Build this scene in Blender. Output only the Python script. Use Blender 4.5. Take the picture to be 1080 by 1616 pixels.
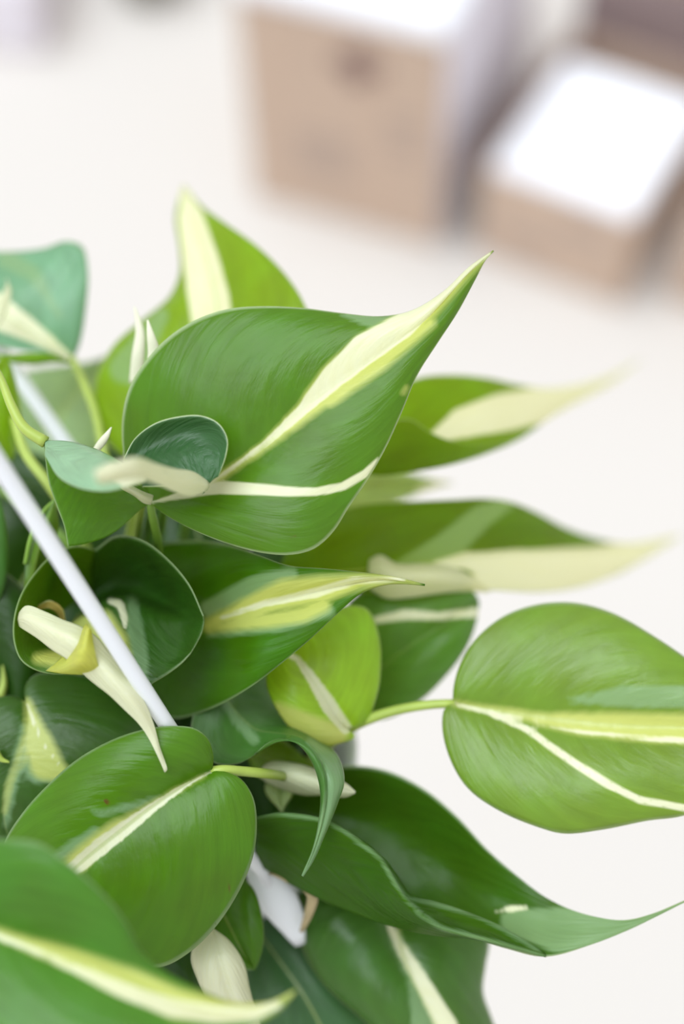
import bpy, bmesh, math, random
import numpy as np
from mathutils import Vector, Matrix

for o in list(bpy.data.objects):
    bpy.data.objects.remove(o, do_unlink=True)
SC = bpy.context.scene
COL = SC.collection
rnd = random.Random(7)

# ------------------------------------------------------------------ camera
W, H = 1080.0, 1616.0
FPX = 50.0 / 36.0 * H                      # 50 mm on a 36 mm tall frame
PITCH, ROLL, CAM_Z = math.radians(56.5), math.radians(2.3), 1.60
FOC = 0.40
_r0 = Vector((1, 0, 0))
_u0 = Vector((0, math.sin(PITCH), math.cos(PITCH)))
FWD = Vector((0, math.cos(PITCH), -math.sin(PITCH)))
RIGHT = _r0 * math.cos(ROLL) - _u0 * math.sin(ROLL)
UP = _u0 * math.cos(ROLL) + _r0 * math.sin(ROLL)
CAM = Vector((0, 0, CAM_Z))
cd = bpy.data.cameras.new('camera')
cam = bpy.data.objects.new('camera', cd)
COL.objects.link(cam)
m = Matrix.Identity(4)
for i in range(3):
    m[i][0], m[i][1], m[i][2], m[i][3] = RIGHT[i], UP[i], -FWD[i], CAM[i]
cam.matrix_world = m
cd.sensor_fit = 'VERTICAL'
cd.sensor_height = 36.0
cd.lens = 50.0
cd.clip_start = 0.01
cd.dof.use_dof = True
cd.dof.focus_distance = FOC
cd.dof.aperture_fstop = 2.9
SC.camera = cam

# ------------------------------------------------------------------ light
SC.view_settings.view_transform = 'Standard'
SC.view_settings.look = 'None'
SC.view_settings.gamma = 1.0
SC.view_settings.use_curve_mapping = False
SC.view_settings.exposure = 0.2
wd = bpy.data.worlds.new('overcast_sky')
SC.world = wd
wd.use_nodes = True
nt = wd.node_tree
bg = nt.nodes['Background']
tc = nt.nodes.new('ShaderNodeTexCoord')
sp = nt.nodes.new('ShaderNodeSeparateXYZ')
mr = nt.nodes.new('ShaderNodeValToRGB')
mr.color_ramp.elements[0].position = 0.0
mr.color_ramp.elements[0].color = (0.95, 0.92, 0.89, 1)
mr.color_ramp.elements[1].position = 0.9
mr.color_ramp.elements[1].color = (0.92, 0.93, 0.95, 1)
nt.links.new(tc.outputs['Generated'], sp.inputs[0])
nt.links.new(sp.outputs['Z'], mr.inputs[0])
nt.links.new(mr.outputs[0], bg.inputs['Color'])
bg.inputs['Strength'].default_value = 0.68
sl = bpy.data.lights.new('sun', 'SUN')
sl.energy = 2.35
sl.angle = math.radians(50)
sl.color = (0.86, 0.95, 1.0)
sun = bpy.data.objects.new('sun', sl)
COL.objects.link(sun)
sun.rotation_euler = Vector((0.34, 0.06, -1.0)).to_track_quat('-Z', 'Y').to_euler()   # soft cool skylight, high and to the left


# ------------------------------------------------------------------ helpers
def P(x, y, dz=0.0):
    """world point seen at (x, y), dz mm beyond the focus plane"""
    D = FOC + dz / 1000.0
    return CAM + RIGHT * ((x - W / 2) / FPX * D) + UP * (-(y - H / 2) / FPX * D) + FWD * D


def ray(x, y):
    return (RIGHT * ((x - W / 2) / FPX) + UP * (-(y - H / 2) / FPX) + FWD)


def ground(x, y, z=0.0):
    d = ray(x, y)
    return CAM + d * ((z - CAM_Z) / d.z)


_cR, _cU, _cF = (np.array(v) for v in (RIGHT, UP, FWD))


def P_arr(a):
    D = FOC + a[..., 2:3] / 1000.0
    return np.array(CAM) + _cR * ((a[..., 0:1] - W / 2) / FPX * D) + _cU * (-(a[..., 1:2] - H / 2) / FPX * D) + _cF * D


def spline(pts, n, warp=1.0):
    """Catmull-Rom through pts, n samples uniform in length (then warped)"""
    p = np.array([tuple(q) + (0.0,) * (3 - len(q)) for q in pts], float)
    if len(p) == 2:
        t = np.linspace(0, 1, n)[:, None] ** warp
        return p[0] * (1 - t) + p[1] * t
    d = np.linalg.norm(np.diff(p, axis=0), axis=1) ** 0.5
    d = np.maximum(d, 1e-3)
    t = np.concatenate([[0], np.cumsum(d)])
    pe = np.vstack([2 * p[0] - p[1], p, 2 * p[-1] - p[-2]])
    te = np.concatenate([[-d[0]], t, [t[-1] + d[-1]]])
    out = []
    for i in range(len(p) - 1):
        tt = np.linspace(te[i + 1], te[i + 2], 24, endpoint=False)[:, None]
        p0, p1, p2, p3 = pe[i:i + 4]
        t0, t1, t2, t3 = te[i:i + 4]
        a1 = (t1 - tt) / (t1 - t0) * p0 + (tt - t0) / (t1 - t0) * p1
        a2 = (t2 - tt) / (t2 - t1) * p1 + (tt - t1) / (t2 - t1) * p2
        a3 = (t3 - tt) / (t3 - t2) * p2 + (tt - t2) / (t3 - t2) * p3
        b1 = (t2 - tt) / (t2 - t0) * a1 + (tt - t0) / (t2 - t0) * a2
        b2 = (t3 - tt) / (t3 - t1) * a2 + (tt - t1) / (t3 - t1) * a3
        out.append((t2 - tt) / (t2 - t1) * b1 + (tt - t1) / (t2 - t1) * b2)
    out.append(p[-1:])
    q = np.vstack(out)
    s = np.concatenate([[0], np.cumsum(np.linalg.norm(np.diff(q, axis=0), axis=1))])
    s /= s[-1]
    u = np.linspace(0, 1, n) ** warp
    return np.stack([np.interp(u, s, q[:, k]) for k in range(3)], 1)


def sd_path(xy, path):
    """signed distance (px, + inside) to a tapering stroke [(x, y, half width), ...]"""
    best = np.full(xy.shape[:-1], -1e3)
    for (x0, y0, w0), (x1, y1, w1) in zip(path[:-1], path[1:]):
        a = np.array((x0, y0), float)
        b = np.array((x1, y1), float) - a
        L = max((b @ b), 1e-6)
        t = np.clip(((xy - a) @ b) / L, 0, 1)
        d = np.linalg.norm(xy - a - t[..., None] * b, axis=-1)
        best = np.maximum(best, w0 + (w1 - w0) * t - d)
    return best


def sd_poly(xy, poly):
    p = np.array(poly, float)
    q = np.roll(p, -1, axis=0)
    dist = np.full(xy.shape[:-1], 1e3)
    inside = np.zeros(xy.shape[:-1], bool)
    for a, b in zip(p, q):
        e = b - a
        t = np.clip(((xy - a) @ e) / max(e @ e, 1e-6), 0, 1)
        dist = np.minimum(dist, np.linalg.norm(xy - a - t[..., None] * e, axis=-1))
        c = ((a[1] > xy[..., 1]) != (b[1] > xy[..., 1]))
        xi = a[0] + (xy[..., 1] - a[1]) / ((b[1] - a[1]) if abs(b[1] - a[1]) > 1e-9 else 1e-9) * e[0]
        inside ^= c & (xy[..., 0] < xi)
    return np.where(inside, dist, -dist)


# ------------------------------------------------------------------ materials
def nodes_of(name):
    mt = bpy.data.materials.new(name)
    mt.use_nodes = True
    n = mt.node_tree
    return mt, n, n.nodes['Principled BSDF'], n.nodes['Material Output']


def simple(name, col, rough=0.5, noise=0.0, scale=20.0, bump=0.0, spec=0.5):
    mt, n, b, out = nodes_of(name)
    b.inputs['Roughness'].default_value = rough
    b.inputs['Specular IOR Level'].default_value = spec
    t = n.nodes.new('ShaderNodeTexCoord')
    nz = n.nodes.new('ShaderNodeTexNoise')
    nz.inputs['Scale'].default_value = scale
    nz.inputs['Detail'].default_value = 5
    n.links.new(t.outputs['Object'], nz.inputs['Vector'])
    mx = n.nodes.new('ShaderNodeMix')
    mx.data_type = 'RGBA'
    mx.inputs[6].default_value = tuple(c * (1 - noise) for c in col) + (1,)
    mx.inputs[7].default_value = tuple(min(1, c * (1 + noise)) for c in col) + (1,)
    n.links.new(nz.outputs['Fac'], mx.inputs[0])
    n.links.new(mx.outputs[2], b.inputs['Base Color'])
    if bump:
        bp = n.nodes.new('ShaderNodeBump')
        bp.inputs['Strength'].default_value = bump
        bp.inputs['Distance'].default_value = 0.001
        n.links.new(nz.outputs['Fac'], bp.inputs['Height'])
        n.links.new(bp.outputs[0], b.inputs['Normal'])
    return mt


CREAM = (0.91, 0.93, 0.74, 1)
LIME = (0.58, 0.66, 0.21, 1)
PALE = (0.27, 0.45, 0.24, 1)
BROWN = (0.16, 0.06, 0.02, 1)


def leaf_material(name='variegated_leaf', margin=False):
    mt, n, b, out = nodes_of(name)
    N, Lk = n.nodes.new, n.links.new
    info = N('ShaderNodeObjectInfo')
    uv = N('ShaderNodeUVMap')
    sep = N('ShaderNodeSeparateXYZ')
    Lk(uv.outputs[0], sep.inputs[0])

    def math_(op, a, bb=None, c=None):
        q = N('ShaderNodeMath')
        q.operation = op
        for i, s in enumerate((a, bb, c)):
            if s is None:
                continue
            if hasattr(s, 'node'):
                Lk(s, q.inputs[i])
            else:
                q.inputs[i].default_value = s
        return q.outputs[0]

    def mix(f, a, bb):
        q = N('ShaderNodeMix')
        q.data_type = 'RGBA'
        for sl_, s in ((0, f), (6, a), (7, bb)):
            if hasattr(s, 'node'):
                Lk(s, q.inputs[sl_])
            else:
                q.inputs[sl_].default_value = s
        return q.outputs[2]

    def noise(vec, scale, detail=3.0):
        q = N('ShaderNodeTexNoise')
        q.inputs['Scale'].default_value = scale
        q.inputs['Detail'].default_value = detail
        Lk(vec, q.inputs['Vector'])
        return q.outputs['Fac']
    av = math_('ABSOLUTE', math_('SUBTRACT', math_('MULTIPLY', sep.outputs['Y'], 2.0), 1.0))   # 0 midrib .. 1 margin
    # coordinate across the lateral veins, which sweep from the midrib towards the tip
    sweep = math_('SUBTRACT', sep.outputs['X'], math_('MULTIPLY', math_('POWER', av, 1.5), 0.42))
    cmb = N('ShaderNodeCombineXYZ')
    Lk(math_('MULTIPLY', sweep, 6.0), cmb.inputs[0])
    Lk(math_('MULTIPLY', av, 1.0), cmb.inputs[1])
    Lk(info.outputs['Random'], cmb.inputs[2])
    streak = noise(cmb.outputs[0], 3.0, 4.0)
    cmb2 = N('ShaderNodeCombineXYZ')
    Lk(math_('MULTIPLY', sweep, 38.0), cmb2.inputs[0])
    Lk(math_('MULTIPLY', sep.outputs['Y'], 8.0), cmb2.inputs[1])
    Lk(info.outputs['Random'], cmb2.inputs[2])
    fine = noise(cmb2.outputs[0], 1.0, 3.0)
    tc_ = N('ShaderNodeTexCoord')
    blotch = noise(tc_.outputs['Object'], 60.0, 4.0)
    # leaf green
    hs = N('ShaderNodeHueSaturation')
    Lk(info.outputs['Color'], hs.inputs['Color'])
    Lk(math_('ADD', math_('MULTIPLY_ADD', streak, 0.45, 0.58), math_('MULTIPLY_ADD', blotch, 0.5, -0.05)), hs.inputs['Value'])
    Lk(math_('MULTIPLY_ADD', blotch, 0.03, 0.485), hs.inputs['Hue'])
    green = hs.outputs['Color']

    def mask(attr, amp, soft):
        a = N('ShaderNodeAttribute')
        a.attribute_name = attr
        d = math_('ADD', a.outputs['Fac'], math_('MULTIPLY_ADD', fine, amp * 2, -amp))
        d = math_('DIVIDE', math_('ADD', d, soft), soft * 2)
        q = N('ShaderNodeClamp')
        Lk(d, q.inputs[0])
        return q.outputs[0]
    m_pale, m_lime, m_cream, m_brown = mask('pale', 6, 4), mask('lime', 3, 6), mask('cream', 2.5, 1.8), mask('brown', 2, 1.5)
    mott = noise(tc_.outputs['Object'], 130.0, 3.0)
    col = mix(math_('MULTIPLY', m_pale, 0.8), green, PALE)
    col = mix(m_lime, col, LIME)
    crm = mix(math_('MULTIPLY_ADD', fine, 1.2, -0.25), CREAM, (0.88, 0.89, 0.58, 1))
    col = mix(m_cream, col, crm)
    col = mix(m_brown, col, BROWN)
    # thin pale midrib
    rib = N('ShaderNodeMapRange')
    Lk(av, rib.inputs[0])
    rib.inputs[1].default_value = 0.028
    rib.inputs[2].default_value = 0.012
    rib.inputs[3].default_value = 0
    rib.inputs[4].default_value = 0.55
    ra = N('ShaderNodeAttribute')
    ra.attribute_type = 'OBJECT'
    ra.attribute_name = 'midrib'
    col = mix(math_('MULTIPLY', rib.outputs[0], ra.outputs['Fac']), col, (0.52, 0.62, 0.24, 1))
    # translucent rim line
    rim = N('ShaderNodeMapRange')
    Lk(av, rim.inputs[0])
    rim.inputs[1].default_value = 0.968
    rim.inputs[2].default_value = 0.992
    rim.inputs[3].default_value = 0
    rim.inputs[4].default_value = 1.0
    ea = N('ShaderNodeAttribute')
    ea.attribute_type = 'OBJECT'
    ea.attribute_name = 'rim'
    col = mix(math_('MULTIPLY', rim.outputs[0], ea.outputs['Fac']), col, (0.50, 0.66, 0.42, 1))
    if margin:
        col = mix(math_('MULTIPLY', ea.outputs['Fac'], 0.75), col, (0.55, 0.66, 0.36, 1))
    # relief: shallow lateral veins
    h = math_('ADD', math_('MULTIPLY', streak, 1.0), math_('ADD', math_('MULTIPLY', fine, 0.10), math_('MULTIPLY', mott, 0.35)))
    bp = N('ShaderNodeBump')
    bp.inputs['Strength'].default_value = 0.30
    bp.inputs['Distance'].default_value = 0.0018
    Lk(h, bp.inputs['Height'])
    Lk(col, b.inputs['Base Color'])
    Lk(bp.outputs[0], b.inputs['Normal'])
    Lk(math_('MULTIPLY_ADD', mott, 0.25, 0.20), b.inputs['Roughness'])
    ga = N('ShaderNodeAttribute')
    ga.attribute_type = 'OBJECT'
    ga.attribute_name = 'gloss'
    Lk(ga.outputs['Fac'], b.inputs['Specular IOR Level'])
    tr = N('ShaderNodeBsdfTranslucent')
    # light that passes through is yellower and stronger: two skins are crossed
    gm = N('ShaderNodeGamma')
    Lk(col, gm.inputs[0])
    gm.inputs[1].default_value = 0.5
    yl = N('ShaderNodeMix')
    yl.data_type = 'RGBA'
    yl.blend_type = 'MULTIPLY'
    yl.inputs[0].default_value = 1.0
    Lk(gm.outputs[0], yl.inputs[6])
    yl.inputs[7].default_value = (1.40, 1.25, 0.5, 1)
    Lk(math_('SUBTRACT', 1.0, math_('MULTIPLY', m_cream, 0.8)), yl.inputs[0])
    Lk(yl.outputs[2], tr.inputs[0])
    ms = N('ShaderNodeMixShader')
    ta = N('ShaderNodeAttribute')
    ta.attribute_type = 'OBJECT'
    ta.attribute_name = 'sheerness'
    Lk(ta.outputs['Fac'], ms.inputs[0])
    Lk(b.outputs[0], ms.inputs[1])
    Lk(tr.outputs[0], ms.inputs[2])
    Lk(ms.outputs[0], out.inputs[0])
    return mt


LEAF = leaf_material()
MARGIN = leaf_material('leaf_margin', True)
PETIOLE = simple('petiole_green', (0.20, 0.36, 0.045), 0.4, 0.25, 90)
PETIOLE_PALE = simple('petiole_yellow_green', (0.42, 0.54, 0.10), 0.4, 0.25, 90)
SHEATH = simple('cream_sheath', (0.78, 0.78, 0.58), 0.45, 0.12, 120)
WHITE = simple('white_plastic', (0.90, 0.92, 0.97), 0.35, 0.02, 40)
SOIL = simple('dark_potting_soil', (0.03, 0.02, 0.012), 0.95, 0.6, 150, 0.8)
DRY = simple('dried_leaf_skin', (0.45, 0.36, 0.20), 0.8, 0.4, 200)
FLOORM = simple('pale_floor', (0.675, 0.628, 0.590), 0.75, 0.015, 1.2)
KRAFT = simple('kraft_cardboard', (0.585, 0.44, 0.345), 0.85, 0.06, 14)
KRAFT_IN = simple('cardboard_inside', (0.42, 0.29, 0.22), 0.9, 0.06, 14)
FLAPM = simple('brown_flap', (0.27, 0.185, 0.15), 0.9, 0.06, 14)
KRAFT_SHADED = simple('shaded_cardboard', (0.40, 0.31, 0.31), 0.9, 0.06, 14)  # kraft board with the shade put into its colour
PRINT = simple('dark_print', (0.22, 0.13, 0.12), 0.8, 0.05)
PRINT_GREY = simple('faded_print', (0.44, 0.34, 0.29), 0.8, 0.05)
TAPE = simple('packing_tape', (0.68, 0.49, 0.37), 0.35, 0.05)
FOAM = simple('white_foam', (0.93, 0.93, 0.98), 0.7, 0.02)
LILAC = simple('white_coated_board', (0.84, 0.80, 0.88), 0.6, 0.03)
OLIVE = simple('olive_grey_plastic', (0.20, 0.19, 0.15), 0.6, 0.1)


# ------------------------------------------------------------------ object helpers
def link(name, mesh, parent=None, mats=()):
    o = bpy.data.objects.new(name, mesh)
    COL.objects.link(o)
    for mt in mats:
        mesh.materials.append(mt)
    if parent is not None:
        o.parent = parent
        o.matrix_parent_inverse = world_of(parent).inverted()
    return o


def world_of(o):
    mw = o.matrix_basis.copy()
    while o.parent is not None:
        mw = o.parent.matrix_basis @ o.matrix_parent_inverse @ mw
        o = o.parent
    return mw


def from_bm(name, bm, mat, parent=None, smooth=True):
    bmesh.ops.recalc_face_normals(bm, faces=bm.faces)
    me = bpy.data.meshes.new(name)
    bm.to_mesh(me)
    bm.free()
    if smooth:
        for f in me.polygons:
            f.use_smooth = True
    return link(name, me, parent, (mat,) if mat else ())


def tube_bm(bm, pts, radii, seg=12, flat=1.0, side=None):
    """round tube through world points; flat < 1 squashes it along the view"""
    pts = [Vector(p) for p in pts]
    rings = []
    up = Vector((0.3, 0.2, 0.9))
    for i, p in enumerate(pts):
        t = (pts[min(i + 1, len(pts) - 1)] - pts[max(i - 1, 0)]).normalized()
        a = (side - t * side.dot(t)).normalized() if side is not None else t.cross(up).normalized()
        b_ = t.cross(a).normalized()
        r = radii[i] if hasattr(radii, '__len__') else radii
        rings.append([bm.verts.new(p + a * (r * math.cos(k / seg * math.tau)) + b_ * (r * flat * math.sin(k / seg * math.tau))) for k in range(seg)])
    for r0, r1 in zip(rings[:-1], rings[1:]):
        for k in range(seg):
            bm.faces.new((r0[k], r0[(k + 1) % seg], r1[(k + 1) % seg], r1[k]))
    bm.faces.new(rings[0][::-1])
    bm.faces.new(rings[-1])


def stalk(name, pts, w0, w1, mat, parent, n=22, seg=10, flat=1.0):
    """a stem through (x, y, dz) marks, w0 -> w1 = radius in mm"""
    q = spline(pts, n)
    wp = [Vector(v) for v in P_arr(q)]
    bm = bmesh.new()
    tube_bm(bm, wp, [(w0 + (w1 - w0) * i / (n - 1)) / 1000 for i in range(n)], seg, flat, RIGHT if flat != 1.0 else None)
    return from_bm(name, bm, mat, parent)


G_MID, G_DARK, G_LIT, G_TEAL, G_LIME, G_CREAM = (
    (0.060, 0.200, 0.022, 1), (0.026, 0.095, 0.022, 1), (0.105, 0.265, 0.018, 1), (0.070, 0.215, 0.150, 1),
    (0.30, 0.46, 0.045, 1), (0.80, 0.79, 0.48, 1))
ROOT = None
GAIN = 1.16
LEAVES = []


def leaf(L=None, M=None, R=None, color=G_MID, marks=(), cup=3.0, warp=1.3, sheer=0.42, midrib=1.0, wave=0.8, n=(72, 36),
         label=None, more=None, thick=0.45, rim=0.5, gloss=0.5, parent=None, name='leaf'):
    """A leaf blade lofted between its margins (L, R) and midrib M; marks in mm beyond the focus plane.
    more = full list of rails instead of L, M, R."""
    nu, nv = n
    rails = [spline(r, nu, warp if (more is None and i == 1) else 1.0) for i, r in enumerate(more or (L, M, R))]
    v = np.linspace(-1, 1, nv)
    u = np.linspace(0, 1, nu)
    A = np.zeros((nu, nv, 3))
    if more is None:
        l_, m_, r_ = rails
        for j, vv in enumerate(v):
            s = abs(vv)
            E = l_ if vv < 0 else r_
            A[:, j] = m_ + (E - m_) * s
            A[:, j, 2] -= cup * math.sin(math.pi * s) ** 0.8 * np.sin(np.pi * np.clip(u, 0.02, 0.98)) ** 0.6
    else:
        k = len(rails)
        for i in range(nu):
            A[i] = spline([rails[j][i] for j in range(k)], nv) if np.linalg.norm(rails[0][i] - rails[-1][i]) > 1.5 else \
                rails[0][i] + (rails[-1][i] - rails[0][i]) * ((v[:, None] + 1) / 2)
    ph = rnd.random() * 6
    A[..., 2] += wave * np.sin(u[:, None] * 9 + ph + v[None] * 2.0) * np.abs(v[None]) ** 1.5 * np.sin(np.pi * u[:, None])
    xy = A[..., :2]
    solid_cream = color[0] > 0.5
    fields = {k: np.full((nu, nv), -60.0) for k in ('cream', 'lime', 'pale', 'brown')}
    for mk in marks:
        kind, shape = mk[0], mk[1]
        side = mk[2] if len(mk) > 2 else 0
        sd = sd_path(xy, shape) if len(shape[0]) == 3 else sd_poly(xy, shape)
        if side:
            sd = np.where(v[None] * side >= -0.03, sd, -60.0)
        fields[kind] = np.maximum(fields[kind], sd)
    if solid_cream:
        fields['cream'][:] = 60.0
    Wd = P_arr(A).reshape(-1, 3)
    faces = []
    for i in range(nu - 1):
        for j in range(nv - 1):
            a = i * nv + j
            faces.append((a, a + 1, a + nv + 1, a + nv))
    me = bpy.data.meshes.new(name)
    me.from_pydata(Wd.tolist(), [], faces)
    for k, f in fields.items():
        at = me.attributes.new(k, 'FLOAT', 'POINT')
        at.data.foreach_set('value', f.reshape(-1).astype(np.float32))
    uvl = me.uv_layers.new(name='UVMap')
    vi = np.zeros(len(me.loops), np.int32)
    me.loops.foreach_get('vertex_index', vi)
    UVv = np.stack([np.repeat(u, nv), np.tile((v + 1) / 2, nu)], 1)
    uvl.data.foreach_set('uv', UVv[vi].reshape(-1).astype(np.float32))
    me.polygons.foreach_set('use_smooth', [True] * len(me.polygons))
    o = link(name, me, parent if parent is not None else ROOT, (LEAF, MARGIN))
    g = 1.0 if color[0] > 0.5 else GAIN
    o.color = (min(.9, color[0] * g * 1.12), min(.9, color[1] * g), min(.9, color[2] * g * 0.62), 1)
    o['rim'] = rim
    o['gloss'] = gloss
    o['sheerness'] = sheer
    o['midrib'] = midrib
    md = o.modifiers.new('blade', 'SOLIDIFY')
    md.thickness = thick / 1000
    md.offset = 0
    md.use_rim = True
    md.material_offset_rim = 1
    if label:
        o['label'] = label
    LEAVES.append(o)
    return o


def heart(base, tip, w, bend=0.0, dzl=0.0, dzr=0.0, **kw):
    """a leaf of the usual heart outline from base mark to tip mark, half width w (px)"""
    b0, t0 = np.array(base, float), np.array(tip, float)
    ax = t0 - b0
    nrm = np.array((-ax[1], ax[0], 0.0))
    nrm /= np.linalg.norm(nrm[:2])
    prof = [(0, 0), (-.09, .28), (-.08, .66), (.08, .95), (.27, 1.0), (.5, .80), (.70, .46), (.86, .17), (1, 0)]
    mid = [tuple(b0 + ax * t + nrm * bend * math.sin(math.pi * t)) for t in (0, .2, .4, .6, .8, 1)]

    def rail(sg, dz):
        return [tuple(b0 + ax * t + nrm * (bend * math.sin(math.pi * max(t, 0)) + sg * w * q) + np.array((0, 0, dz * q))) for t, q in prof]
    return leaf(rail(-1, dzl), mid, rail(1, dzr), **kw)


# ------------------------------------------------------------------ setting
def box_bm(bm, c, ex, ey, ez):
    """box from corner c along three edge vectors"""
    vs = [bm.verts.new(c + ex * i + ey * j + ez * k) for i in (0, 1) for j in (0, 1) for k in (0, 1)]
    for f in ((0, 1, 3, 2), (4, 6, 7, 5), (0, 4, 5, 1), (2, 3, 7, 6), (0, 2, 6, 4), (1, 5, 7, 3)):
        bm.faces.new([vs[i] for i in f])


def boxed(name, c, ex, ey, ez, mat, parent=None, bev=0.0):
    bm = bmesh.new()
    box_bm(bm, Vector(c), Vector(ex), Vector(ey), Vector(ez))
    if bev:
        bmesh.ops.recalc_face_normals(bm, faces=bm.faces)
        bmesh.ops.bevel(bm, geom=bm.edges[:], offset=bev, segments=2, affect='EDGES')
    return from_bm(name, bm, mat, parent, False)


bm = bmesh.new()
box_bm(bm, Vector((-3.5, -2.0, -0.05)), Vector((7, 0, 0)), Vector((0, 9, 0)), Vector((0, 0, 0.05)))
fl = from_bm('floor', bm, FLOORM, None, False)
fl['kind'] = 'structure'


def empty(name, loc, label, cat, group=None):
    o = bpy.data.objects.new(name, None)
    o.empty_display_size = 0.02
    COL.objects.link(o)
    o.location = loc
    o['label'] = label
    o['category'] = cat
    if group:
        o['group'] = group
    return o


def carton(bl, br, depth, h, label, open_top=True, mats=None, flaps=()):
    """cardboard box from the ground marks of its front lower edge"""
    A, B = Vector(bl), Vector(br)
    e = (B - A)
    wdt = e.length
    e.normalize()
    n_ = Vector((-e.y, e.x, 0))
    if n_.y < 0:
        n_ = -n_
    Z = Vector((0, 0, 1))
    t = 0.006
    mt = {'front': KRAFT, 'left': KRAFT, 'right': KRAFT, 'back': KRAFT}
    mt.update(mats or {})
    root = empty('cardboard_box', A + e * wdt / 2 + n_ * depth / 2, label, 'box', 'cardboard boxes on the floor')
    boxed('wall_panel', A, e * wdt, n_ * t, Z * h, mt['front'], root, 0.002)
    boxed('wall_panel', A + n_ * (depth - t), e * wdt, n_ * t, Z * h, mt['back'], root, 0.002)
    boxed('wall_panel', A + n_ * t, e * t, n_ * (depth - 2 * t), Z * h, mt['left'], root)
    boxed('wall_panel', A + n_ * t + e * (wdt - t), e * t, n_ * (depth - 2 * t), Z * h, mt['right'], root)
    boxed('base_panel', A + n_ * t + e * t, e * (wdt - 2 * t), n_ * (depth - 2 * t), Z * t, KRAFT_IN, root)
    return root, A, e, n_, Z, wdt


# big box, upper middle
h1 = 0.372
bx1, A, e, n_, Z, w1 = carton(ground(402, 308), ground(690, 390), 0.42, h1,
                              'tall kraft cardboard box with dark printed mark, white tray on top', mats={'right': LILAC})
f1 = A - n_ * 0.0008
boxed('printed_mark', f1 + e * 0.165 + Z * 0.275, e * 0.035, n_ * 0.001, Z * 0.06, PRINT, bx1)
boxed('printed_mark', f1 + e * 0.145 + Z * 0.295, e * 0.075, n_ * 0.001, Z * 0.022, PRINT, bx1)
for k in range(4):
    boxed('printed_line', f1 + e * 0.075 + Z * (0.15 - k * 0.020), e * (0.10 - 0.012 * (k % 2)), n_ * 0.001, Z * 0.011, PRINT_GREY, bx1)
for k in range(3):
    boxed('printed_line', f1 + e * 0.225 + Z * (0.22 - k * 0.028), e * 0.05, n_ * 0.001, Z * 0.014, PRINT_GREY, bx1)
boxed('tape', f1 + e * 0.05 + Z * 0.0, e * 0.004, n_ * 0.001, Z * (h1 - .05), TAPE, bx1)
boxed('tape', f1 + e * 0.205 + Z * 0.0, e * 0.004, n_ * 0.001, Z * (h1 - .05), TAPE, bx1)
ft = boxed('foam_tray', A + Z * (h1 + .0005) - n_ * 0.002, e * w1, n_ * 0.42, Z * 0.03, FOAM, None, 0.006)
ft['label'] = 'white foam tray lying on the tall cardboard box'
ft['category'] = 'tray'

# low open box, right
h2 = 0.165
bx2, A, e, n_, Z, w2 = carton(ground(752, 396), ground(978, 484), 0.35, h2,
                              'low open cardboard box filled with a white block, upper right', mats={'left': KRAFT_IN})  # left wall takes the inner board's brown as painted-in shade between boxes
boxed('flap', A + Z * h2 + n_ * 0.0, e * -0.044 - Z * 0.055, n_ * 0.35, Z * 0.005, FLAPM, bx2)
f2 = A - n_ * 0.0008
boxed('printed_line', f2 + e * 0.13 + Z * 0.11, e * 0.07, n_ * 0.001, Z * 0.02, PRINT_GREY, bx2)
boxed('printed_line', f2 + e * 0.04 + Z * 0.05, e * 0.08, n_ * 0.001, Z * 0.02, PRINT_GREY, bx2)
fb = boxed('foam_block', A + e * 0.008 + n_ * 0.008 + Z * 0.0065, e * (w2 - 0.016), n_ * 0.265, Z * 0.166, FOAM, None, 0.004)
fb['label'] = 'white foam block filling the low open cardboard box'
fb['category'] = 'packing foam'

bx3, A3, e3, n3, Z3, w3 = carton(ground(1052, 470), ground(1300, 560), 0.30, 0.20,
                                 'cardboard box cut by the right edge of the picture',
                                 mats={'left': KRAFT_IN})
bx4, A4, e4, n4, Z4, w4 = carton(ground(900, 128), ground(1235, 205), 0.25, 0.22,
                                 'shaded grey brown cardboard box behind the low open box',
                                 mats={'front': KRAFT_SHADED, 'left': KRAFT_SHADED})
bx5 = boxed('foam_tray', ground(-130, 62), ground(70, 88) - ground(-130, 62), Vector((0.02, .30, 0)), Vector((0, 0, .14)), LILAC, None, 0.006)
bx5['label'] = 'pale lilac tray on the floor, far upper left corner'
bx5['category'] = 'tray'
# olive tub at the top edge
c0 = ground(235, 10)
bm = bmesh.new()
prof = [(0.0, 0.0), (0.05, 0.0), (0.062, 0.10), (0.068, 0.10), (0.068, 0.115), (0.06, 0.115), (0.048, 0.01), (0.0, 0.01)]
rings = []
for r, z in prof:
    rings.append([bm.verts.new(c0 + Vector((max(r, 1e-4) * math.cos(k / 28 * math.tau), .05 + max(r, 1e-4) * math.sin(k / 28 * math.tau), z))) for k in range(28)])
for a, b_ in zip(rings[:-1], rings[1:]):
    for k in range(28):
        bm.faces.new((a[k], a[(k + 1) % 28], b_[(k + 1) % 28], b_[k]))
tub = from_bm('plastic_tub', bm, OLIVE)
tub['label'] = 'olive grey plastic tub on the floor at the top edge'
tub['category'] = 'tub'

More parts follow.
